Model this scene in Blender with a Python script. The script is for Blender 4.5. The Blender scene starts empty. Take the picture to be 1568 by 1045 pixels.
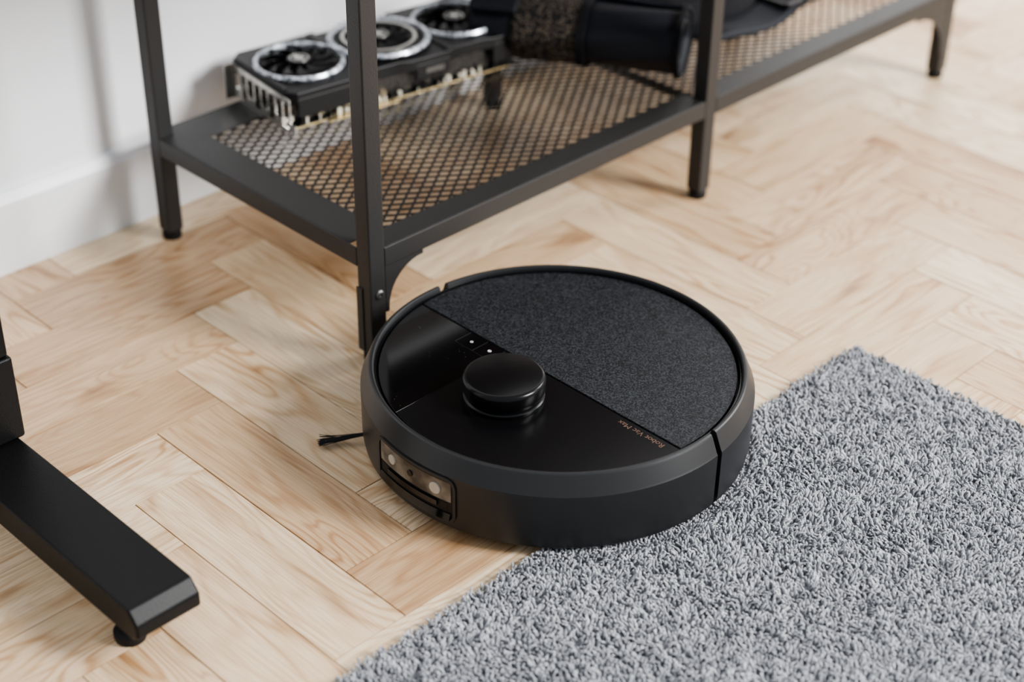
import bpy, bmesh, math, random
import numpy as np
from mathutils import Vector, Matrix
random.seed(7); rng=np.random.default_rng(7)
S=bpy.context.scene
COL=S.collection
try:
    S.view_settings.look='AgX - Medium High Contrast'
except Exception as e: print(e)

# ------------------------------------------------------------ materials
def nt_new(name):
    m=bpy.data.materials.new(name); m.use_nodes=True
    nt=m.node_tree; b=nt.nodes['Principled BSDF']
    return m,nt,b
def N(nt,typ,**kw):
    n=nt.nodes.new(typ)
    for k,v in kw.items():
        if k.startswith('_'): n.inputs[k[1:]].default_value=v
        else: setattr(n,k,v)
    return n
def ramp(nt,src,stops):
    r=nt.nodes.new('ShaderNodeValToRGB')
    e=r.color_ramp.elements
    while len(e)<len(stops): e.new(.5)
    for i,(p,c) in enumerate(stops):
        e[i].position=p; e[i].color=(*c,1) if len(c)==3 else c
    nt.links.new(src,r.inputs[0]); return r
def pbr(name,col,rough=.5,metal=0.,bump=0,bscale=200,var=0,coat=0,spec=None):
    m,nt,b=nt_new(name)
    b.inputs['Base Color'].default_value=(*col,1)
    b.inputs['Roughness'].default_value=rough
    b.inputs['Metallic'].default_value=metal
    if spec is not None: b.inputs['Specular IOR Level'].default_value=spec
    if coat: b.inputs['Coat Weight'].default_value=coat
    tc=N(nt,'ShaderNodeTexCoord')
    n=N(nt,'ShaderNodeTexNoise'); n.inputs['Scale'].default_value=bscale; n.inputs['Detail'].default_value=4
    nt.links.new(tc.outputs['Object'],n.inputs['Vector'])
    if bump:
        bp=N(nt,'ShaderNodeBump'); bp.inputs['Strength'].default_value=bump; bp.inputs['Distance'].default_value=.001
        nt.links.new(n.outputs[0],bp.inputs['Height']); nt.links.new(bp.outputs[0],b.inputs['Normal'])
    v=var if var else .06
    r=ramp(nt,n.outputs[0],[(.3,tuple(c*(1-v) for c in col)),(.7,tuple(min(1,c*(1+v)) for c in col))])
    nt.links.new(r.outputs[0],b.inputs['Base Color'])
    return m

M={}
M['powder']=pbr('black_powder_coat',(.020,.0195,.0195),.42,0,.25,900,spec=.42)
M['mesh']=pbr('black_mesh_steel',(.010,.0098,.0098),.45,spec=.35)
M['body']=pbr('robot_satin_graphite',(.014,.0145,.0155),.37,0,.05,1500,spec=.45)
M['semi']=pbr('robot_semi_gloss_black',(.0035,.0035,.004),.26,spec=.28)
M['gloss2']=pbr('gloss_black_lip',(.003,.003,.0033),.08)
M['dark']=pbr('dark_plastic',(.005,.005,.0055),.5,spec=.3)
M['white']=pbr('wall_paint_white',(.84,.85,.87),.75,0,.08,300,.015)
M['trim']=pbr('trim_paint_white',(.85,.86,.88),.4,0,0,50,.01)
M['desk']=pbr('desk_black_steel',(.005,.005,.0052),.42,0,.2,700,spec=.2)
M['rub']=pbr('black_rubber',(.010,.010,.010),.7,spec=.3)
M['steel']=pbr('bright_steel',(.62,.61,.58),.3,1,0,300,.2)
M['gold']=pbr('gold_contacts',(.80,.64,.36),.3,1)
M['copper']=pbr('copper_print',(.12,.070,.050),.45,.2)
M['pipe']=pbr('copper_heat_pipe',(.62,.36,.24),.35,1)
M['pcb']=pbr('black_circuit_board',(.012,.014,.013),.4,0,0,300,.5)
M['fin']=pbr('heatsink_aluminium',(.16,.155,.15),.4,.9,0,300,.4)
M['shroud']=pbr('gpu_shroud_black',(.009,.009,.010),.38,spec=.35)
M['comp']=pbr('capacitor_beige',(.62,.58,.48),.5,0,0,300,.3)
M['neo']=pbr('navy_black_neoprene',(.005,.0065,.011),.6,0,.5,900,.3,spec=.3)
M['icon']=pbr('white_icon_print',(.75,.77,.8),.5)
M['lens']=pbr('ivory_lens',(.42,.38,.32),.25)
M['cloth']=pbr('black_cloth',(.008,.008,.010),.85,0,.8,700,.5,spec=.2)

# glossy panel with dust specks
m,nt,b=nt_new('robot_gloss_black'); M['gloss']=m
tc=N(nt,'ShaderNodeTexCoord'); v=N(nt,'ShaderNodeTexVoronoi'); v.inputs['Scale'].default_value=230
nt.links.new(tc.outputs['Object'],v.inputs['Vector'])
r=ramp(nt,v.outputs['Distance'],[(.05,(.10,.10,.11)),(.09,(.003,.003,.0034))])
n=N(nt,'ShaderNodeTexNoise'); n.inputs['Scale'].default_value=28; n.inputs['Detail'].default_value=1
nt.links.new(tc.outputs['Object'],n.inputs['Vector'])
r2=ramp(nt,n.outputs[0],[(.56,(0,0,0)),(.64,(1,1,1))])
x=N(nt,'ShaderNodeMix'); x.data_type='RGBA'; nt.links.new(r2.outputs[0],x.inputs[0]); x.inputs[6].default_value=(.003,.003,.0034,1); nt.links.new(r.outputs[0],x.inputs[7])
nt.links.new(x.outputs[2],b.inputs['Base Color']); b.inputs['Roughness'].default_value=.08; b.inputs['Specular IOR Level'].default_value=.4

# sparkly ring
m,nt,b=nt_new('sparkle_silver'); M['spark']=m
tc=N(nt,'ShaderNodeTexCoord'); v=N(nt,'ShaderNodeTexVoronoi'); v.inputs['Scale'].default_value=350
nt.links.new(tc.outputs['Object'],v.inputs['Vector'])
r=ramp(nt,v.outputs['Color'],[(.2,(.12,.13,.15)),(.8,(.80,.84,.90))]); nt.links.new(r.outputs[0],b.inputs['Base Color'])
b.inputs['Metallic'].default_value=.6; b.inputs['Roughness'].default_value=.3

# robot textile-look top
m,nt,b=nt_new('robot_speckled_top'); M['tex']=m
tc=N(nt,'ShaderNodeTexCoord'); n=N(nt,'ShaderNodeTexNoise'); n.inputs['Scale'].default_value=700; n.inputs['Detail'].default_value=1.5; n.inputs['Roughness'].default_value=.6
nt.links.new(tc.outputs['Object'],n.inputs['Vector'])
r=ramp(nt,n.outputs[0],[(.42,(.004,.0045,.0055)),(.66,(.036,.039,.045))]); nt.links.new(r.outputs[0],b.inputs['Base Color'])
bp=N(nt,'ShaderNodeBump'); bp.inputs['Strength'].default_value=.6; bp.inputs['Distance'].default_value=.0005
nt.links.new(n.outputs[0],bp.inputs['Height']); nt.links.new(bp.outputs[0],b.inputs['Normal'])
b.inputs['Roughness'].default_value=.48; b.inputs['Specular IOR Level'].default_value=.28

# smoky sensor window
m,nt,b=nt_new('smoked_sensor_window'); M['smoke']=m
tc=N(nt,'ShaderNodeTexCoord'); n=N(nt,'ShaderNodeTexNoise'); n.inputs['Scale'].default_value=45
nt.links.new(tc.outputs['Object'],n.inputs['Vector'])
r=ramp(nt,n.outputs[0],[(.38,(.035,.031,.026)),(.62,(.18,.155,.12))]); nt.links.new(r.outputs[0],b.inputs['Base Color'])  # beige blotches paint a reflection into the smoky pane's colour
b.inputs['Roughness'].default_value=.12

# breathable fabric for belt
m,nt,b=nt_new('belt_mesh_fabric'); M['airmesh']=m
tc=N(nt,'ShaderNodeTexCoord'); v=N(nt,'ShaderNodeTexVoronoi'); v.inputs['Scale'].default_value=260
nt.links.new(tc.outputs['Object'],v.inputs['Vector'])
r=ramp(nt,v.outputs['Distance'],[(.25,(.13,.105,.08)),(.5,(.015,.014,.014))]); nt.links.new(r.outputs[0],b.inputs['Base Color'])
b.inputs['Roughness'].default_value=.8; b.inputs['Specular IOR Level'].default_value=.2

# parquet
m,nt,b=nt_new('oak_parquet'); M['oak']=m
L=nt.links.new
uv=N(nt,'ShaderNodeUVMap'); uv.uv_map='UVMap'
at=N(nt,'ShaderNodeAttribute'); at.attribute_name='pr'
sep=N(nt,'ShaderNodeSeparateColor'); L(at.outputs['Color'],sep.inputs[0])
def math_(op,a,bv=None,c=None):
    n=N(nt,'ShaderNodeMath'); n.operation=op
    for i,x in enumerate((a,bv,c)):
        if x is None: continue
        if isinstance(x,(int,float)): n.inputs[i].default_value=x
        else: L(x,n.inputs[i])
    return n.outputs[0]
su=N(nt,'ShaderNodeSeparateXYZ'); L(uv.outputs[0],su.inputs[0])
offs=math_('MULTIPLY',sep.outputs[1],37.)
def coords(sx,sy):
    c=N(nt,'ShaderNodeCombineXYZ'); L(math_('MULTIPLY',su.outputs[0],sx),c.inputs[0]); L(math_('MULTIPLY',su.outputs[1],sy),c.inputs[1]); L(offs,c.inputs[2]); return c.outputs[0]
n1=N(nt,'ShaderNodeTexNoise'); n1.inputs['Scale'].default_value=1; n1.inputs['Detail'].default_value=1.8; n1.inputs['Distortion'].default_value=.35
L(coords(3.4,18),n1.inputs['Vector'])
rings=math_('SINE',math_('MULTIPLY',n1.outputs[0],math_('MULTIPLY_ADD',sep.outputs[2],80,60)))
rings=math_('MULTIPLY_ADD',rings,.5,.5)
rings=math_('POWER',rings,2.8)
n2=N(nt,'ShaderNodeTexNoise'); n2.inputs['Scale'].default_value=1; n2.inputs['Detail'].default_value=4
L(coords(18,700),n2.inputs['Vector'])
n3=N(nt,'ShaderNodeTexNoise'); n3.inputs['Scale'].default_value=1; n3.inputs['Detail'].default_value=3; n3.inputs['Distortion'].default_value=.4
L(coords(5,30),n3.inputs['Vector'])
base=ramp(nt,sep.outputs[0],[(0,(.52,.35,.21)),(.25,(.64,.46,.295)),(.5,(.705,.535,.36)),(.8,(.755,.60,.425)),(1,(.80,.665,.49))])
def mixc(a,bc,f,typ='MULTIPLY'):
    x=N(nt,'ShaderNodeMix'); x.data_type='RGBA'; x.blend_type=typ
    L(a,x.inputs[6]); 
    if isinstance(bc,tuple): x.inputs[7].default_value=(*bc,1)
    else: L(bc,x.inputs[7])
    if isinstance(f,(int,float)): x.inputs[0].default_value=f
    else: L(f,x.inputs[0])
    return x.outputs[2]
n4=N(nt,'ShaderNodeTexNoise'); n4.inputs['Scale'].default_value=1; n4.inputs['Detail'].default_value=1
L(coords(3,9),n4.inputs['Vector'])
amt=ramp(nt,n4.outputs[0],[(.38,(.22,.22,.22)),(.62,(.90,.90,.90))])
c=mixc(base.outputs[0],(.68,.53,.39),math_('MULTIPLY',rings,amt.outputs[0]))
fib=ramp(nt,n2.outputs[0],[(.35,(.76,.70,.64)),(.6,(1,1,1))])
c=mixc(c,fib.outputs[0],.85)
blot=ramp(nt,n3.outputs[0],[(.25,(.45,.32,.22)),(.34,(.80,.72,.63)),(.46,(1,1,1))])
c=mixc(c,blot.outputs[0],.85)
L(c,b.inputs['Base Color'])
rr=math_('MULTIPLY_ADD',n2.outputs[0],.15,.25); L(rr,b.inputs['Roughness'])
bp=N(nt,'ShaderNodeBump'); bp.inputs['Strength'].default_value=.12; bp.inputs['Distance'].default_value=.0005
L(n2.outputs[0],bp.inputs['Height']); L(bp.outputs[0],b.inputs['Normal'])

# rug
m,nt,b=nt_new('rug_yarn'); M['rug']=m
at=N(nt,'ShaderNodeAttribute'); at.attribute_name='pr'
sep=N(nt,'ShaderNodeSeparateColor'); nt.links.new(at.outputs['Color'],sep.inputs[0])
r=ramp(nt,sep.outputs[0],[(0,(.14,.145,.16)),(.45,(.31,.315,.335)),(1,(.53,.535,.56))]); nt.links.new(r.outputs[0],b.inputs['Base Color'])
b.inputs['Roughness'].default_value=.9
b.inputs['Sheen Weight'].default_value=.25
M['rugbase']=pbr('rug_backing',(.20,.205,.22),.95,0,.5,400,.3)
m,nt,b=nt_new('rustic_wood'); M['rustic']=m
tc=N(nt,'ShaderNodeTexCoord'); mp=N(nt,'ShaderNodeMapping'); mp.inputs['Scale'].default_value=(3,40,40)
nt.links.new(tc.outputs['Object'],mp.inputs[0]); n=N(nt,'ShaderNodeTexNoise'); n.inputs['Scale'].default_value=2; n.inputs['Detail'].default_value=6
nt.links.new(mp.outputs[0],n.inputs['Vector'])
r=ramp(nt,n.outputs[0],[(.3,(.08,.045,.025)),(.7,(.22,.13,.075))]); nt.links.new(r.outputs[0],b.inputs['Base Color'])
b.inputs['Roughness'].default_value=.5

# ------------------------------------------------------------ helpers
def empty(name,loc=(0,0,0),rz=0):
    o=bpy.data.objects.new(name,None); o.location=loc; o.rotation_euler=(0,0,rz); o.empty_display_size=.05
    COL.objects.link(o); return o
def mo(name,v,f,mat,parent=None,smooth=False,bevel=0,seg=2,auto=35):
    me=bpy.data.meshes.new(name); me.from_pydata([tuple(p) for p in v],[],f)
    bm=bmesh.new(); bm.from_mesh(me); bmesh.ops.recalc_face_normals(bm,faces=bm.faces); bm.to_mesh(me); bm.free()
    me.materials.append(M[mat] if isinstance(mat,str) else mat)
    if smooth: me.polygons.foreach_set('use_smooth',[True]*len(me.polygons))
    o=bpy.data.objects.new(name,me); COL.objects.link(o)
    if parent: o.parent=parent
    if bevel:
        md=o.modifiers.new('b','BEVEL'); md.width=bevel; md.segments=seg; md.limit_method='ANGLE'; md.angle_limit=math.radians(30)
        me.polygons.foreach_set('use_smooth',[True]*len(me.polygons))
        wn=o.modifiers.new('w','WEIGHTED_NORMAL'); wn.keep_sharp=True
    elif smooth:
        try: me.set_sharp_from_angle(angle=math.radians(auto))
        except Exception: pass
    return o
def boxvf(x0,x1,y0,y1,z0,z1,base=0):
    v=[(x0,y0,z0),(x1,y0,z0),(x1,y1,z0),(x0,y1,z0),(x0,y0,z1),(x1,y0,z1),(x1,y1,z1),(x0,y1,z1)]
    f=[(0,3,2,1),(4,5,6,7),(0,1,5,4),(1,2,6,5),(2,3,7,6),(3,0,4,7)]
    return v,[tuple(i+base for i in q) for q in f]
def box(name,x0,x1,y0,y1,z0,z1,mat,parent=None,bevel=.001,seg=2):
    v,f=boxvf(x0,x1,y0,y1,z0,z1); return mo(name,v,f,mat,parent,bevel=bevel,seg=seg)
def boxes(name,L,mat,parent=None,bevel=0):
    V=[];F=[]
    for b in L:
        v,f=boxvf(*b,base=len(V)); V+=v; F+=f
    return mo(name,V,F,mat,parent,bevel=bevel,seg=1)
def prism(name,poly,z0,z1,mat,parent=None,bevel=0,frame=None,seg=2):
    fr=frame or (lambda a,b,c:(a,b,c)); n=len(poly)
    v=[fr(p[0],p[1],z0) for p in poly]+[fr(p[0],p[1],z1) for p in poly]
    f=[tuple(range(n))[::-1],tuple(range(n,2*n))]+[(i,(i+1)%n,(i+1)%n+n,i+n) for i in range(n)]
    return mo(name,v,f,mat,parent,bevel=bevel,seg=seg)
def lathe(name,prof,mat,parent=None,c=(0,0),a0=0,a1=360,steps=128,closed=False,auto=35):
    full=abs(a1-a0-360)<1e-6
    n=steps if full else steps+1
    V=[];F=[];k=len(prof)
    for i in range(n):
        a=math.radians(a0+(a1-a0)*i/steps)
        for r,z in prof: V.append((c[0]+r*math.cos(a),c[1]+r*math.sin(a),z))
    for i in range(steps):
        j=(i+1)%n
        for q in range(k if closed else k-1):
            w=(q+1)%k
            F.append((i*k+q,j*k+q,j*k+w,i*k+w))
    if not full and closed:
        F.append(tuple(range(k))); F.append(tuple(range((n-1)*k,n*k))[::-1])
    if full and not closed:
        if prof[0][0]>1e-6: F.append(tuple(i*k for i in range(n)))
        if prof[-1][0]>1e-6: F.append(tuple(i*k+k-1 for i in range(n))[::-1])
    me=mo(name,V,F,mat,parent,smooth=True,auto=auto)
    bm=bmesh.new(); bm.from_mesh(me.data); bmesh.ops.remove_doubles(bm,verts=bm.verts,dist=1e-6); bmesh.ops.recalc_face_normals(bm,faces=bm.faces); bm.to_mesh(me.data); bm.free()
    me.data.polygons.foreach_set('use_smooth',[True]*len(me.data.polygons)); me.data.set_sharp_from_angle(angle=math.radians(auto))
    return me

# ------------------------------------------------------------ room
YW=.388
X0,X1,Y0,Y1=-2.4,3.2,-2.6,YW+.012
w_=.0730; Lp=.265
ax,ay=-.2235,-.2945
V=[];F=[];UV=[];CR=[]
g=.00062
for k in range(-160,160):
    for j in range(-25,26):
        ox=ax+k*w_+j*Lp; oy=ay+k*w_-j*Lp
        for typ in (0,1):
            if typ==0: r=[ox,ox+Lp,oy,oy+w_]
            else: r=[ox,ox+w_,oy+w_,oy+w_+Lp]
            o=r[:]
            r=[max(r[0],X0),min(r[1],X1),max(r[2],Y0),min(r[3],Y1)]
            if r[1]-r[0]<.002 or r[3]-r[2]<.002: continue
            dz=random.uniform(-.00012,.00012)
            b=len(V)
            V+=[(r[0]+g,r[2]+g,dz),(r[1]-g,r[2]+g,dz),(r[1]-g,r[3]-g,dz),(r[0]+g,r[3]-g,dz),
                (r[0]+g*.5,r[2]+g*.5,-.0018),(r[1]-g*.5,r[2]+g*.5,-.0018),(r[1]-g*.5,r[3]-g*.5,-.0018),(r[0]+g*.5,r[3]-g*.5,-.0018)]
            fs=[(0,1,2,3),(4,5,1,0),(5,6,2,1),(6,7,3,2),(7,4,0,3)]
            cr=(random.random(),random.random(),random.random(),1); fl=random.random()<.5
            for q in fs:
                F.append(tuple(b+i for i in q))
                for i in q:
                    x,y,z=V[b+i]
                    u,v=((x-o[0]),(y-o[2])) if typ==0 else ((y-o[2]),(x-o[0]))
                    if fl: u=-u
                    UV.append((u,v)); CR.append(cr)
me=bpy.data.meshes.new('floor'); me.from_pydata(V,[],F); 
ul=me.uv_layers.new(name='UVMap'); ul.data.foreach_set('uv',np.array(UV,dtype=np.float32).ravel())
ca=me.color_attributes.new('pr','FLOAT_COLOR','CORNER'); ca.data.foreach_set('color',np.array(CR,dtype=np.float32).ravel())
me.materials.append(M['oak'])
fl=bpy.data.objects.new('floor',me); COL.objects.link(fl)
M['sub']=pbr('dark_joint_filler',(.040,.024,.014),.9)
v,f=boxvf(X0,X1,Y0,Y1,-.03,-.0014)
sub=mo('subfloor',v,f,'sub',fl)
box('wall_back',X0,X1,Y1,Y1+.1,-.03,2.5,'white',bevel=0)
bb=[(0,0),(.012,0),(.012,.078),(.009,.084),(.006,.088),(0,.09)]
prism('baseboard_back',bb,X0,X1,'trim',None,0,frame=lambda a,b,c:(c,Y1-a,b))

# ------------------------------------------------------------ robot vacuum
RX,RY=.0363,-.2093
rv=empty('robot_vacuum',(RX,RY,0))
prof=[(.165,.010),(.1722,.010),(.1740,.012),(.1750,.018),(.1752,.0615),(.1750,.0645),(.1740,.0662),(.1684,.0798),(.1673,.0816),(.1660,.0824),(.1642,.0824),(.1630,.0816),(.1625,.0800),(.162,.070),(.165,.070)]
lathe('rear_shell',prof,'body',rv,a0=-84.4,a1=83.6,steps=120,closed=True,auto=24)
lathe('front_bumper',prof,'body',rv,a0=87.0,a1=273.6,steps=130,closed=True,auto=24)
lathe('chassis',[(0,.0095),(.160,.0095),(.1675,.012),(.1690,.015),(.1690,.064),(.165,.071),(0,.071)],'dark',rv,steps=128)
lathe('inner_ledge',[(.1622,.070),(.1622,.0785),(.1610,.0787),(.1600,.0755),(.1600,.070)],'semi',rv,steps=160,closed=True)
Rd=.1588
xb=-.018
def arc(R,a,b,n):
    return [(R*math.cos(math.radians(a+(b-a)*i/n)),R*math.sin(math.radians(a+(b-a)*i/n))) for i in range(n+1)]
def disc_part(name,cond_poly,z0,z1,mat,bev=.0004):
    return prism(name,cond_poly,z0,z1,mat,rv,bevel=bev)
ab=math.degrees(math.acos(xb/Rd))
disc_part('textured_cover',arc(Rd-.0003,-ab+.15,ab-.15,100),.070,.0778,'tex')
yb=.044; a1=math.degrees(math.asin(yb/Rd))
disc_part('gloss_panel',[(xb-.0006,yb+.0002)]+arc(Rd,ab+.35,180-a1-.1,50),.070,.0772,'gloss')
disc_part('front_panel',[(xb-.0006,yb-.0002)]+arc(Rd,180-a1+.1,360-ab-.35,70),.070,.0772,'semi')
ZD=.0772
boxes('touch_panel_outline',[(-.040,-.0197,.0465,.0468,ZD,ZD+.0002),(-.040,-.0197,.0905,.0908,ZD,ZD+.0002),(-.0402,-.0399,.0465,.0908,ZD,ZD+.0002),(-.040,-.0197,.0685,.0688,ZD,ZD+.0002)],'body',rv)
def ringmesh(name,cx,cy,r0,r1,z0,z1,mat,a0=0,a1=360,par=rv):
    return lathe(name,[(r0,z0),(r1,z0),(r1,z1),(r0,z1)],mat,par,c=(cx,cy),a0=a0,a1=a1,steps=24,closed=True)
ringmesh('home_icon',-.030,.079,.0009,.0014,ZD,ZD+.0003,'icon')
ringmesh('power_icon',-.029,.057,.0010,.0017,ZD,ZD+.0003,'icon',20,340)
box('power_icon_bar',-.0308,-.0288,.0567,.0573,ZD,ZD+.0003,'icon',rv,bevel=0)
tx,ty=-.070,-.003
T=[(0,.076),(.0352,.076),(.0356,.0775),(.0354,.0800),(.0340,.0812),(.0330,.0815),(.0330,.0855),(.0345,.0862),(.0357,.0868),(.0361,.0885),(.0361,.0955),(.0355,.0980),(.0340,.0995),(.0322,.1001),(0,.1002)]
lathe('lidar_turret',[(a,b+.0006) for a,b in T],'semi',rv,c=(tx,ty),steps=96)
tcu=bpy.data.curves.new('lettering','FONT'); tcu.body='Robot Vac Max'; tcu.size=.0080; tcu.extrude=.0001; tcu.align_x='CENTER'
to=bpy.data.objects.new('lettering',tcu); COL.objects.link(to); tcu.materials.append(M['copper']); to.parent=rv
to.location=(-.0235,-.121,ZD+.0002)
to.rotation_euler=(0,0,math.radians(90))
def wrap(s,z,r):
    a=math.pi+s/.175
    return (r*math.cos(a),r*math.sin(a),z)
def rrect(hw,z0,z1,rad,n=6):
    P=[]
    for cx,cz,a in ((hw-rad,z1-rad,0),(-hw+rad,z1-rad,90),(-hw+rad,z0+rad,180),(hw-rad,z0+rad,270)):
        for i in range(n+1):
            t=math.radians(a+90*i/n); P.append((cx+rad*math.cos(t),cz+rad*math.sin(t)))
    Q=[]
    for i in range(len(P)):
        p,q=P[i],P[(i+1)%len(P)]; d=math.dist(p,q); m=max(1,int(d/.004))
        for j in range(m): Q.append((p[0]+(q[0]-p[0])*j/m,p[1]+(q[1]-p[1])*j/m))
    return Q
def wframe(name,o,i_,r0,r1,mat):
    n=120
    def rs(P):
        d=[0]
        for a in range(len(P)): d.append(d[-1]+math.dist(P[a],P[(a+1)%len(P)]))
        out=[];T=d[-1]
        for q in range(n):
            t=T*q/n; a=max(x for x in range(len(P)) if d[x]<=t); u=(t-d[a])/(d[a+1]-d[a]+1e-12)
            p,s=P[a],P[(a+1)%len(P)]; out.append((p[0]+(s[0]-p[0])*u,p[1]+(s[1]-p[1])*u))
        return out
    O=rs(o);I=rs(i_)
    V=[wrap(*p,r0) for p in O]+[wrap(*p,r1) for p in O]+[wrap(*p,r1) for p in I]+[wrap(*p,r0-.003) for p in I]
    F=[]
    for a in range(n):
        b=(a+1)%n
        for l in range(3): F.append((l*n+a,l*n+b,(l+1)*n+b,(l+1)*n+a))
    return mo(name,V,F,mat,rv,smooth=True)
def wpatch(name,hw,z0,z1,r,mat,s0=0,th=.001,rt=None):
    n=24
    V=[];F=[]
    for i in range(n+1):
        s=s0-hw+2*hw*i/n
        for z,rr in ((z0,r-th),(z0,r),(z1,rt or r),(z1,(rt or r)-th)): V.append(wrap(s,z,rr))
    for i in range(n):
        for q in range(4): F.append((i*4+q,(i+1)*4+q,(i+1)*4+(q+1)%4,i*4+(q+1)%4))
    F.append((0,1,2,3)); F.append((n*4+3,n*4+2,n*4+1,n*4))
    return mo(name,V,F,mat,rv,smooth=True)
wframe('sensor_bezel',rrect(.048,.0175,.0628,.009),rrect(.0455,.0200,.0603,.007),.1752,.1768,'body')
wpatch('sensor_recess',.0458,.0195,.0608,.1758,'dark')
wpatch('sensor_window',.0435,.0395,.0592,.1763,'smoke')
wpatch('sensor_slot',.0400,.0300,.0375,.1760,'dark')
wpatch('sensor_lower_gloss',.0430,.0215,.0275,.1790,'gloss2',rt=.1768,th=.003)
wpatch('sensor_lip',.0300,.0320,.0372,.1778,'gloss2',th=.002)
def lens(name,s,z,R,mat,r=.1766,th=.0012):
    P=[(s+R*math.cos(2*math.pi*i/24),z+R*math.sin(2*math.pi*i/24)) for i in range(24)]
    V=[wrap(*p,r-.001) for p in P]+[wrap(*p,r+th) for p in P]
    F=[tuple(range(24)),tuple(range(24,48))]+[(i,(i+1)%24,(i+1)%24+24,i+24) for i in range(24)]
    mo(name,V,F,mat,rv,bevel=.0003)
lens('sensor_lens_1',-.024,.0500,.0045,'lens'); lens('sensor_lens_2',.028,.0490,.0055,'lens'); lens('camera_eye',0,.0500,.003,'gloss2')
for s,nm,dz in ((1,'wheel_1',0),(-1,'wheel_2',.0085)):
    o=lathe(nm,[(0,-.012),(.033,-.012),(.035,-.009),(.035,.009),(.033,.012),(0,.012)],'rub',rv,steps=48)
    o.rotation_euler=(math.pi/2,0,0); o.location=(0,s*.11,.0352+dz)
    o.scale=(1,1,1) if dz==0 else (.85,.85,1)
    if dz: o.location.z=.0375
o=lathe('caster_wheel',[(0,-.009),(.012,-.009),(.0135,-.006),(.0135,.006),(.012,.009),(0,.009)],'rub',rv,steps=32); o.rotation_euler=(math.pi/2,0,0); o.location=(-.12,0,.0138)
V=[];F=[]
bx,by=-.112,.098
for arm in range(3):
    A0=math.radians(146+120*arm)
    for i in range(46):
        sp=random.gauss(0,1); a=A0+sp*.008; Lb=.0665*random.uniform(.94,1.0)
        sx,sy=bx+random.gauss(0,.0009),by+random.gauss(0,.0009)
        pts=[(sx,sy,.010+random.uniform(-.001,.001))]
        for t in (.45,.75,1):
            aa=a+sp*.055*t*t
            pts.append((sx+math.cos(aa)*Lb*t,sy+math.sin(aa)*Lb*t,.010-.006*t+random.uniform(-.0006,.0012)*t+.001))
        r=.00036
        b=len(V)
        for p in pts:
            for q in range(3):
                t=2*math.pi*q/3; V.append((p[0]-math.sin(a)*r*math.cos(t),p[1]+math.cos(a)*r*math.cos(t),p[2]+r*math.sin(t)))
        for s in range(3):
            for q in range(3): F.append((b+s*3+q,b+s*3+(q+1)%3,b+s*3+3+(q+1)%3,b+s*3+3+q))
mo('side_brush_bristles',V,F,'rub',rv)
lathe('side_brush_hub',[(0,.005),(.012,.005),(.014,.007),(.014,.012),(0,.012)],'rub',rv,c=(bx,by),steps=32)

# ------------------------------------------------------------ metal tv stand
Lx,Ly=.4881,.3363; h=.0095
ts=empty('metal_tv_stand',(0,0,0))
TOP=.50
i=0
for ix in range(3):
    for iy in range(2):
        i+=1
        x,y=ix*Lx,iy*Ly
        box('leg_%d'%i,x-h,x+h,y-h,y+h,.010,TOP,'powder',ts,bevel=.0018,seg=3)
        lathe('foot_%d'%i,[(0,0),(.0098,0),(.0104,.002),(.0104,.008),(.008,.0105),(0,.0105)],'rub',ts,c=(x,y),steps=32)
zb,ztop=.1035,.1235
fr=[]
for xs in ((h,Lx-h),(Lx+h,2*Lx-h)):
    fr.append((xs[0],xs[1],-h,-h+.0022,zb,ztop)); fr.append((xs[0],xs[1],-h+.0022,.022,ztop-.002,ztop))
    fr.append((xs[0],xs[1],Ly+h-.0022,Ly+h,zb,ztop)); fr.append((xs[0],xs[1],Ly-.040,Ly+h-.0022,ztop-.002,ztop))
for x0,s in ((-h,1),(2*Lx+h,-1)):
    a,b_=sorted((x0,x0+s*.0022)); fr.append((a,b_,h,Ly-h,zb,ztop))
    a,b_=sorted((x0+s*.0022,x0+s*.044)); fr.append((a,b_,.022,Ly-h,ztop-.002,ztop-.0001))
fr.append((Lx-.0015,Lx+.0015,h,Ly-h,zb+.006,ztop-.0045))
boxes('shelf_frame',fr,'powder',ts,bevel=.0006)
fr=[(0,2*Lx,-h,h,TOP-.03,TOP),(0,2*Lx,Ly-h,Ly+h,TOP-.03,TOP),(-h,h,0,Ly,TOP-.03,TOP),(2*Lx-h,2*Lx+h,0,Ly,TOP-.03,TOP)]
boxes('top_frame',fr,'powder',ts)
box('wood_top',-.02,2*Lx+.02,-.025,Ly+.03,TOP,TOP+.022,'rustic',ts,bevel=.002)
mx0,mx1,my0,my1=.032,2*Lx-.032,.020,Ly-.038
px,py=.0185,.0130
V=[];F=[]
sl=py/px
nrm=math.hypot(1,sl); hw=.0012
for sgn,zz in ((1,ztop-.0022),(-1,ztop-.0028)):
    span=(my1-my0)/sl
    c=mx0-span-px if sgn>0 else mx0
    end=mx1 if sgn>0 else mx1+span+px
    while c<end:
        if sgn>0: xa,xb_=c,c+span
        else: xa,xb_=c-span,c
        p=max(xa,mx0); q=min(xb_,mx1)
        if q-p>.001:
            ya=my0+sgn*sl*(p-c); yb_=my0+sgn*sl*(q-c)
            if sgn<0: ya=my0+sl*(c-p); yb_=my0+sl*(c-q)
            nx,ny=-sgn*sl/nrm*hw,1/nrm*hw
            b=len(V)
            for z in (zz-.0009,zz):
                V+=[(p-nx,ya-ny,z),(q-nx,yb_-ny,z),(q+nx,yb_+ny,z),(p+nx,ya+ny,z)]
            F+=[tuple(b+i for i in t) for t in ((0,3,2,1),(4,5,6,7),(0,1,5,4),(1,2,6,5),(2,3,7,6),(3,0,4,7))]
        c+=px
mo('mesh_panel',V,F,'mesh',ts)
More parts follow.
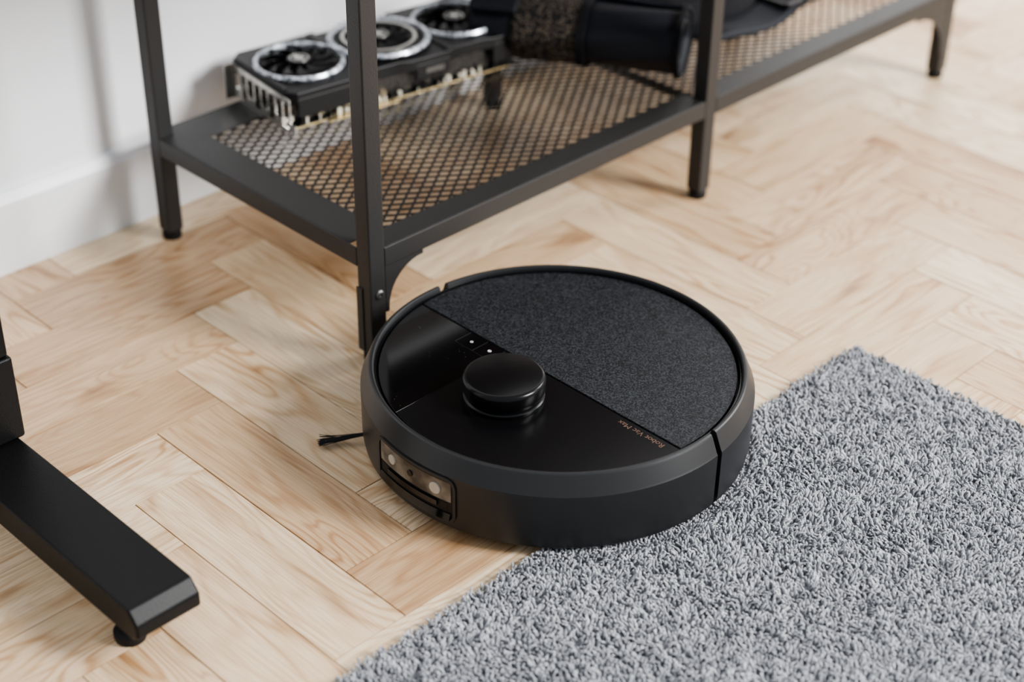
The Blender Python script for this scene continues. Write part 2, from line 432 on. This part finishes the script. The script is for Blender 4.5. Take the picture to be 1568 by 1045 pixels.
def gus(name,x,y,dx,dy,zt_=zb,Lg=.052,Hg=.055):
    P=[(0,0),(Lg,0),(Lg,-.004)]
    n=12
    for k in range(n+1):
        t=math.radians(90*k/n)
        P.append((.004+(Lg-.006)*(1-math.sin(t)), -.004-(Hg-.008)*(1-math.cos(t))))
    P+= [(.004,-Hg),(0,-Hg)]
    th=.0016
    if dx: fr_=lambda a,b,c:(x+dx*(h+a),y+c,zt_+b)
    else: fr_=lambda a,b,c:(x+c,y+dy*(h+a),zt_+b)
    prism(name,P,-th/2,th/2,'powder',ts,frame=fr_)
gus('gusset_1',0,-h+.001,1,0,Lg=.048,Hg=.050)
gus('gusset_2',2*Lx,-h+.001,-1,0,Lg=.07,Hg=.065); gus('gusset_3',2*Lx,Ly,-1,0)
box('bracket_plate',-h-.0012,-h+.0002,.002,.0105,.012,.082,'powder',ts,bevel=.0004)
o=lathe('bolt_1',[(0,.0),(.0048,.0),(.0048,.0012),(.0036,.0026),(.002,.0028),(.0018,.0012),(0,.0012)],'fin',ts,steps=24)
o.rotation_euler=(math.pi/2,0,0); o.location=(0.001,-h,.0765)

# ------------------------------------------------------------ graphics card
gp=empty('graphics_card',(.262,.287,ztop),math.radians(-7.5))
HL,HW=.156,.066
box('backplate',-HL+.004,HL-.004,-HW+.008,HW-.002,.0005,.002,'fin',gp,bevel=.0005)
box('circuit_board',-HL+.002,HL-.012,-HW+.003,HW-.006,.002,.0036,'pcb',gp,bevel=0)
box('edge_connector',-HL+.045,-HL+.135,-HW-.005,-HW+.004,.0022,.0034,'gold',gp,bevel=0)
box('edge_trim',-HL+.004,HL-.02,-HW+.0018,-HW+.0035,.0020,.0032,'gold',gp,bevel=0)
fins=[(-HL+.012+i*.0026,-HL+.0132+i*.0026,-HW+.010,HW-.008,.006,.031) for i in range(110)]
boxes('heatsink_fins',fins,'fin',gp)
comps=[]
for i in range(46):
    x=random.uniform(-HL+.01,HL-.03); s=random.uniform(.0015,.004)
    comps.append((x,x+s*1.3,-HW+.0035,-HW+.0035+s,.0036,.0036+random.uniform(.002,.008)))
boxes('board_components',comps[:20],'comp',gp); boxes('board_inductors',comps[20:],'dark',gp)
for i,yy in enumerate((-.045,-.02,.01,.035)):
    cu=bpy.data.curves.new('heat_pipe_%d'%(i+1),'CURVE'); cu.dimensions='3D'; cu.bevel_depth=.003; sp=cu.splines.new('POLY'); sp.points.add(1)
    sp.points[0].co=(-HL+.006,yy,.018,1); sp.points[1].co=(HL-.004,yy,.018,1); cu.materials.append(M['pipe']); o=bpy.data.objects.new(cu.name,cu); COL.objects.link(o); o.parent=gp
sh=[(-HL,-HW+.012),(-HL+.010,-HW),(-.055,-HW),(-.045,-HW+.006),(-.012,-HW+.006),(0,-HW),(.05,-HW),(.06,-HW+.005),(.10,-HW+.005),(.112,-HW),(HL-.012,-HW),(HL,-HW+.014),(HL,HW-.012),(HL-.014,HW),(.06,HW),(.045,HW-.006),(-.045,HW-.006),(-.06,HW),(-HL+.014,HW),(-HL,HW-.014)]
prism('shroud',sh,.029,.043,'shroud',gp,bevel=.0015)
boxes('shroud_ribs',[(-.155,-.148,-.05,.05,.043,.0455),(.148,.155,-.045,.045,.043,.0455),(-.058,-.048,-.062,.062,.043,.045),(.048,.058,-.062,.062,.043,.045)],'shroud',gp,bevel=.0008)
boxes('shroud_side_panels',[(-.145,-.06,-HW-.0005,-HW+.004,.014,.036),(.005,.05,-HW-.0005,-HW+.004,.018,.036),(.11,.145,-HW-.0005,-HW+.004,.012,.036)],'shroud',gp,bevel=.001)
boxes('shroud_logo',[(.018,.042,-HW-.001,-HW,.024,.030)],'fin',gp)
def fan(nm,cx,cy,ro,zz,big):
    wd=.0055 if not big else .0065
    lathe(nm+'_ring',[(ro-wd,zz),(ro,zz),(ro+.0004,zz+.002),(ro-.001,zz+.0045),(ro-wd+.001,zz+.0045),(ro-wd,zz+.002)],'spark',gp,c=(cx,cy),steps=72,closed=True)
    if big: lathe(nm+'_inner_ring',[(ro-.019,zz),(ro-.015,zz),(ro-.015,zz+.004),(ro-.019,zz+.004)],'steel',gp,c=(cx,cy),steps=72,closed=True)
    lathe(nm+'_well',[(0,zz+.0002),(ro-wd,zz+.0002),(ro-wd,zz+.0008),(0,zz+.0008)],'dark',gp,c=(cx,cy),steps=64)
    V=[];F=[];nb=11
    rb=ro-wd-.001 if not big else ro-.020
    for q in range(nb):
        b=len(V); A=2*math.pi*q/nb
        for s in range(7):
            t=s/6; r=.012+(rb-.012)*t; aa=A+t*t*.5
            wdt=.20+.14*t
            for e,zq in ((-wdt,zz+.0012),(wdt,zz+.0048)):
                V.append((cx+r*math.cos(aa+e*.8),cy+r*math.sin(aa+e*.8),zq))
        for s in range(6): F.append((b+2*s,b+2*s+1,b+2*s+3,b+2*s+2))
    o=mo(nm+'_blades',V,F,'semi',gp,smooth=True); md=o.modifiers.new('s','SOLIDIFY'); md.thickness=.0008
    lathe(nm+'_hub',[(0,zz+.0008),(.0135,zz+.0008),(.0140,zz+.003),(.0132,zz+.0058),(0,zz+.0062)],'semi',gp,c=(cx,cy),steps=48)
    lathe(nm+'_emblem_ring',[(.0095,zz+.006),(.0108,zz+.006),(.0108,zz+.0068),(.0095,zz+.0068)],'steel',gp,c=(cx,cy),steps=48,closed=True)
    prism(nm+'_emblem',[(cx+.006*math.cos(t),cy+.006*math.sin(t)) for t in (math.radians(x) for x in (10,80,130,200,250,320))],zz+.006,zz+.0068,'steel',gp)
fan('fan_1',-.103,0,.0500,.0435,False); fan('fan_3',.103,0,.0500,.0435,False); fan('fan_2',0,0,.0575,.0465,True)
br=[(-HL-.0022,-HL-.0010,-HW-.004,HW-.012,.000,.006),(-HL-.0022,-HL-.0010,-HW-.004,HW-.012,.034,.040)]
for q in range(9):
    yy=-HW-.004+q*.0145; br.append((-HL-.0022,-HL-.001,yy,yy+.004,.004,.036))
br.append((-HL-.012,-HL-.001,HW-.016,HW-.0145,0,.040))
br.append((-HL-.0022,-HL-.001,-HW-.014,-HW-.004,.004,.014))
boxes('io_bracket',br,'steel',gp)
boxes('video_ports',[(-HL-.0035,-HL+.010,-HW+.010+q*.028,-HW+.027+q*.028,.008,.014) for q in range(4)],'steel',gp)

# ------------------------------------------------------------ rolled support belt
axd=Vector((.5,-.866,0)); 
rb=empty('rolled_back_support_belt',(.460,.146,ztop),math.atan2(axd.y,axd.x))
def sweepspiral(name,l0,l1,r0,r1,turn,th,mat,sz=.85,cz=.042,nL=14,ph=0,flare=0):
    V=[];F=[];n=90
    for i in range(n+1):
        t=i/n; a=ph+turn*2*math.pi*t; r=r0+(r1-r0)*t
        for j in range(nL+1):
            l=l0+(l1-l0)*j/nL
            wob=1+.03*math.sin(7*a+l*40)+flare*(j/nL)
            V.append((l,r*math.cos(a)*wob*1.05,cz+r*math.sin(a)*sz*wob))
    for i in range(n):
        for j in range(nL): F.append((i*(nL+1)+j,i*(nL+1)+j+1,(i+1)*(nL+1)+j+1,(i+1)*(nL+1)+j))
    o=mo(name,V,F,mat,rb,smooth=True,auto=80); md=o.modifiers.new('s','SOLIDIFY'); md.thickness=th; md.offset=0
    return o
sweepspiral('roll_outer',-.005,.105,.026,.0435,2.1,.004,'neo',ph=.5)
sweepspiral('roll_panel',-.085,-.004,.024,.0425,1.6,.005,'airmesh',ph=.9,sz=.9,cz=.044)
sweepspiral('roll_tail',-.135,-.080,.032,.049,1.3,.005,'neo',ph=.6,sz=.8,cz=.0455)
sweepspiral('roll_binding',-.010,.0,.043,.0455,1.1,.004,'cloth',ph=.2)
sweepspiral('roll_edge_binding',.101,.107,.043,.0455,1.05,.004,'cloth',ph=.2)

def cloth(name,x0,x1,y0,y1,zz,hh,par,seed,mat='cloth',n=40):
    V=[];F=[];R=random.Random(seed); P=[(R.uniform(20,60),R.uniform(20,60),R.uniform(0,6)) for _ in range(5)]
    for i in range(n+1):
        for j in range(n+1):
            u,v=i/n,j/n
            e=min(u,1-u,v,1-v)*2
            ed=min(1,e*5)**.5
            x=x0+(x1-x0)*u; y=y0+(y1-y0)*v+.01*math.sin(x*30+seed)
            z=sum(math.sin(a*x+b*y+c) for a,b,c in P)/5
            V.append((x,y,zz+hh*ed*(.75+.45*z)+.003))
    for i in range(n):
        for j in range(n): F.append((i*(n+1)+j,(i+1)*(n+1)+j,(i+1)*(n+1)+j+1,i*(n+1)+j+1))
    o=mo(name,V,F,mat,par,smooth=True,auto=80); md=o.modifiers.new('s','SOLIDIFY'); md.thickness=.002; md.offset=-1
    return o
fj=empty('folded_black_straps',(0,0,0))
cloth('strap_pile',.60,.86,.12,.30,ztop,.034,fj,3)
cloth('strap_flat_1',.60,.95,.075,.125,ztop,.010,fj,9,'neo')
cloth('strap_flat_2',.80,.955,.14,.285,ztop,.022,fj,5,'neo')
boxes('strap_buckle',[(.735,.775,.076,.084,ztop+.012,ztop+.018),(.735,.775,.118,.126,ztop+.012,ztop+.018),(.735,.742,.076,.126,ztop+.012,ztop+.018),(.768,.775,.076,.126,ztop+.012,ztop+.018)],'semi',fj,bevel=.0015)

# ------------------------------------------------------------ desk leg
dk=empty('standing_desk_leg',(0,0,0))
P=[(-.196,.027),(-.204,.032),(-.204,.044),(-.194,.0555),(.372,.0555),(.376,.050),(.376,.027)]
prism('foot_beam',P,-.408,-.350,'desk',dk,bevel=.0022,frame=lambda a,b,c:(c,a,b),seg=3)
box('column_outer',-.425,-.3445,.050,.150,.0555,.136,'desk',dk,bevel=.003,seg=3)
box('column_inner',-.421,-.3465,.052,.146,.136,.69,'desk',dk,bevel=.003,seg=3)
box('mount_plate',-.45,-.33,-.10,.30,.69,.695,'desk',dk,bevel=.001)
for nm,y in (('glide_1',-.165),('glide_2',.34)):
    lathe(nm,[(0,0),(.012,0),(.013,.003),(.013,.008),(.006,.010),(.006,.028),(0,.028)],'rub',dk,c=(-.392,y),steps=32)

# ------------------------------------------------------------ rug
rx0,rx1,ry0,ry1=-.80,.350,-1.05,-.316
rg=empty('pile_rug',(0,0,0))
box('rug_backing',rx0,rx1-.002,ry0,ry1-.002,.0003,.0035,'rugbase',rg,bevel=.001)
sp=.0027
xs=np.arange(rx0,rx1,sp); ys=np.arange(ry0,ry1,sp)
gx,gy=np.meshgrid(xs,ys); gx=gx.ravel(); gy=gy.ravel()
n=len(gx)
gx=gx+rng.uniform(-.5,.5,n)*sp*1.2; gy=gy+rng.uniform(-.5,.5,n)*sp*1.2
dr=np.hypot(gx-RX,gy-RY)
under=dr<.176
def field(x,y,seed,fr):
    r=np.random.default_rng(seed); o=np.zeros_like(x)
    for _ in range(14):
        a=r.uniform(0,2*np.pi); k=fr*r.uniform(.5,1.5); o+=np.sin((np.cos(a)*x+np.sin(a)*y)*k+r.uniform(0,6.28))
    return o/np.sqrt(7)
hgt=rng.uniform(.0052,.0074,n)+.0005*field(gx,gy,12,450)
hgt=np.where(under,.0035,hgt)
lx=.28*field(gx,gy,1,450)+.12*field(gx,gy,2,60)+rng.normal(0,.30,n)
ly=.28*field(gx,gy,3,450)+.12*field(gx,gy,4,60)+rng.normal(0,.30,n)
lx=np.clip(lx,-1,1)*.7; ly=np.clip(ly,-1,1)*.7
near=(dr<.184)&(~under)
ux=(gx-RX)/dr; uy=(gy-RY)/dr
lx=np.where(near,ux*.35+lx*.2,lx); ly=np.where(near,uy*.35+ly*.2,ly)
seg=4; sides=4
tt=np.array([0,.4,.8,1.0]); rad=np.array([.0011,.0013,.0012,.0005])
verts=np.zeros((n,seg,sides,3),dtype=np.float32)
ph=rng.uniform(0,6.28,n)
for s in range(seg):
    t=tt[s]
    cx=gx+lx*hgt*t*t*1.1; cy=gy+ly*hgt*t*t*1.1; cz=.003+hgt*t*(1-.25*t*np.minimum(1,np.hypot(lx,ly)))
    for q in range(sides):
        a=ph+2*np.pi*q/sides+t*1.0
        verts[:,s,q,0]=cx+rad[s]*np.cos(a); verts[:,s,q,1]=cy+rad[s]*np.sin(a); verts[:,s,q,2]=cz
V=verts.reshape(-1,3)
base=(np.arange(n)*seg*sides)[:,None,None]
fq=[]
for s in range(seg-1):
    for q in range(sides):
        fq.append([s*sides+q,s*sides+(q+1)%sides,(s+1)*sides+(q+1)%sides,(s+1)*sides+q])
fq.append([12,13,14,15])
fq=np.array(fq)[None]
Fq=(base+fq).reshape(-1,4).astype(np.int32)
me=bpy.data.meshes.new('pile')
me.vertices.add(len(V)); me.vertices.foreach_set('co',V.ravel())
nf=len(Fq); me.loops.add(nf*4); me.loops.foreach_set('vertex_index',Fq.ravel())
me.polygons.add(nf); me.polygons.foreach_set('loop_start',np.arange(nf,dtype=np.int32)*4)
me.update(calc_edges=True)
me.polygons.foreach_set('use_smooth',np.ones(nf,dtype=bool))
cval=np.clip(.5+.12*field(gx,gy,6,260)+rng.normal(0,.19,n),0,1).astype(np.float32)
cc=np.ones((n,seg*sides,4),dtype=np.float32); cc[:,:,0]=cval[:,None]; cc[:,:,1]=rng.random(n)[:,None]
ca=me.color_attributes.new('pr','FLOAT_COLOR','POINT'); ca.data.foreach_set('color',cc.ravel())
me.materials.append(M['rug'])
o=bpy.data.objects.new('pile',me); COL.objects.link(o); o.parent=rg

# ------------------------------------------------------------ lights
w=bpy.data.worlds.new('World'); S.world=w; w.use_nodes=True
bg=w.node_tree.nodes['Background']; bg.inputs[0].default_value=(.87,.935,1,1); bg.inputs[1].default_value=.74
def area(name,loc,tgt,sx,sy,p,col):
    l=bpy.data.lights.new(name,'AREA'); l.shape='RECTANGLE'; l.size=sx; l.size_y=sy; l.energy=p; l.color=col
    o=bpy.data.objects.new(name,l); COL.objects.link(o); o.location=loc
    o.rotation_euler=(Vector(tgt)-Vector(loc)).to_track_quat('-Z','Y').to_euler(); return o
area('window_light',(1.7,-3.3,2.3),(.1,0,.1),1.1,1.4,330,(1,.99,.975))
area('fill_light_right',(3.6,-1.3,2.0),(1.1,-.1,0),1.2,1.4,85,(1,.99,.97))  # added fill lamp, brightens the floor at far right; not a window

# ------------------------------------------------------------ camera
yaw,pitch,roll=.78062,.57437,.01339
f=Vector((math.cos(yaw)*math.cos(pitch),math.sin(yaw)*math.cos(pitch),-math.sin(pitch)))
r=Vector((math.sin(yaw),-math.cos(yaw),0)); u=r.cross(f)
c_,s_=math.cos(roll),math.sin(roll)
r2=c_*r+s_*u; u2=-s_*r+c_*u
cam=bpy.data.cameras.new('camera'); co=bpy.data.objects.new('camera',cam); COL.objects.link(co)
mat=Matrix((r2,u2,-f)).transposed().to_4x4(); mat.translation=Vector((-.86782,-1.04727,.89831)); co.matrix_world=mat
cam.sensor_width=36; cam.lens=2555.9/1568*36; cam.clip_start=.02
cam.dof.use_dof=True; cam.dof.focus_distance=1.43; cam.dof.aperture_fstop=2.9
S.camera=co
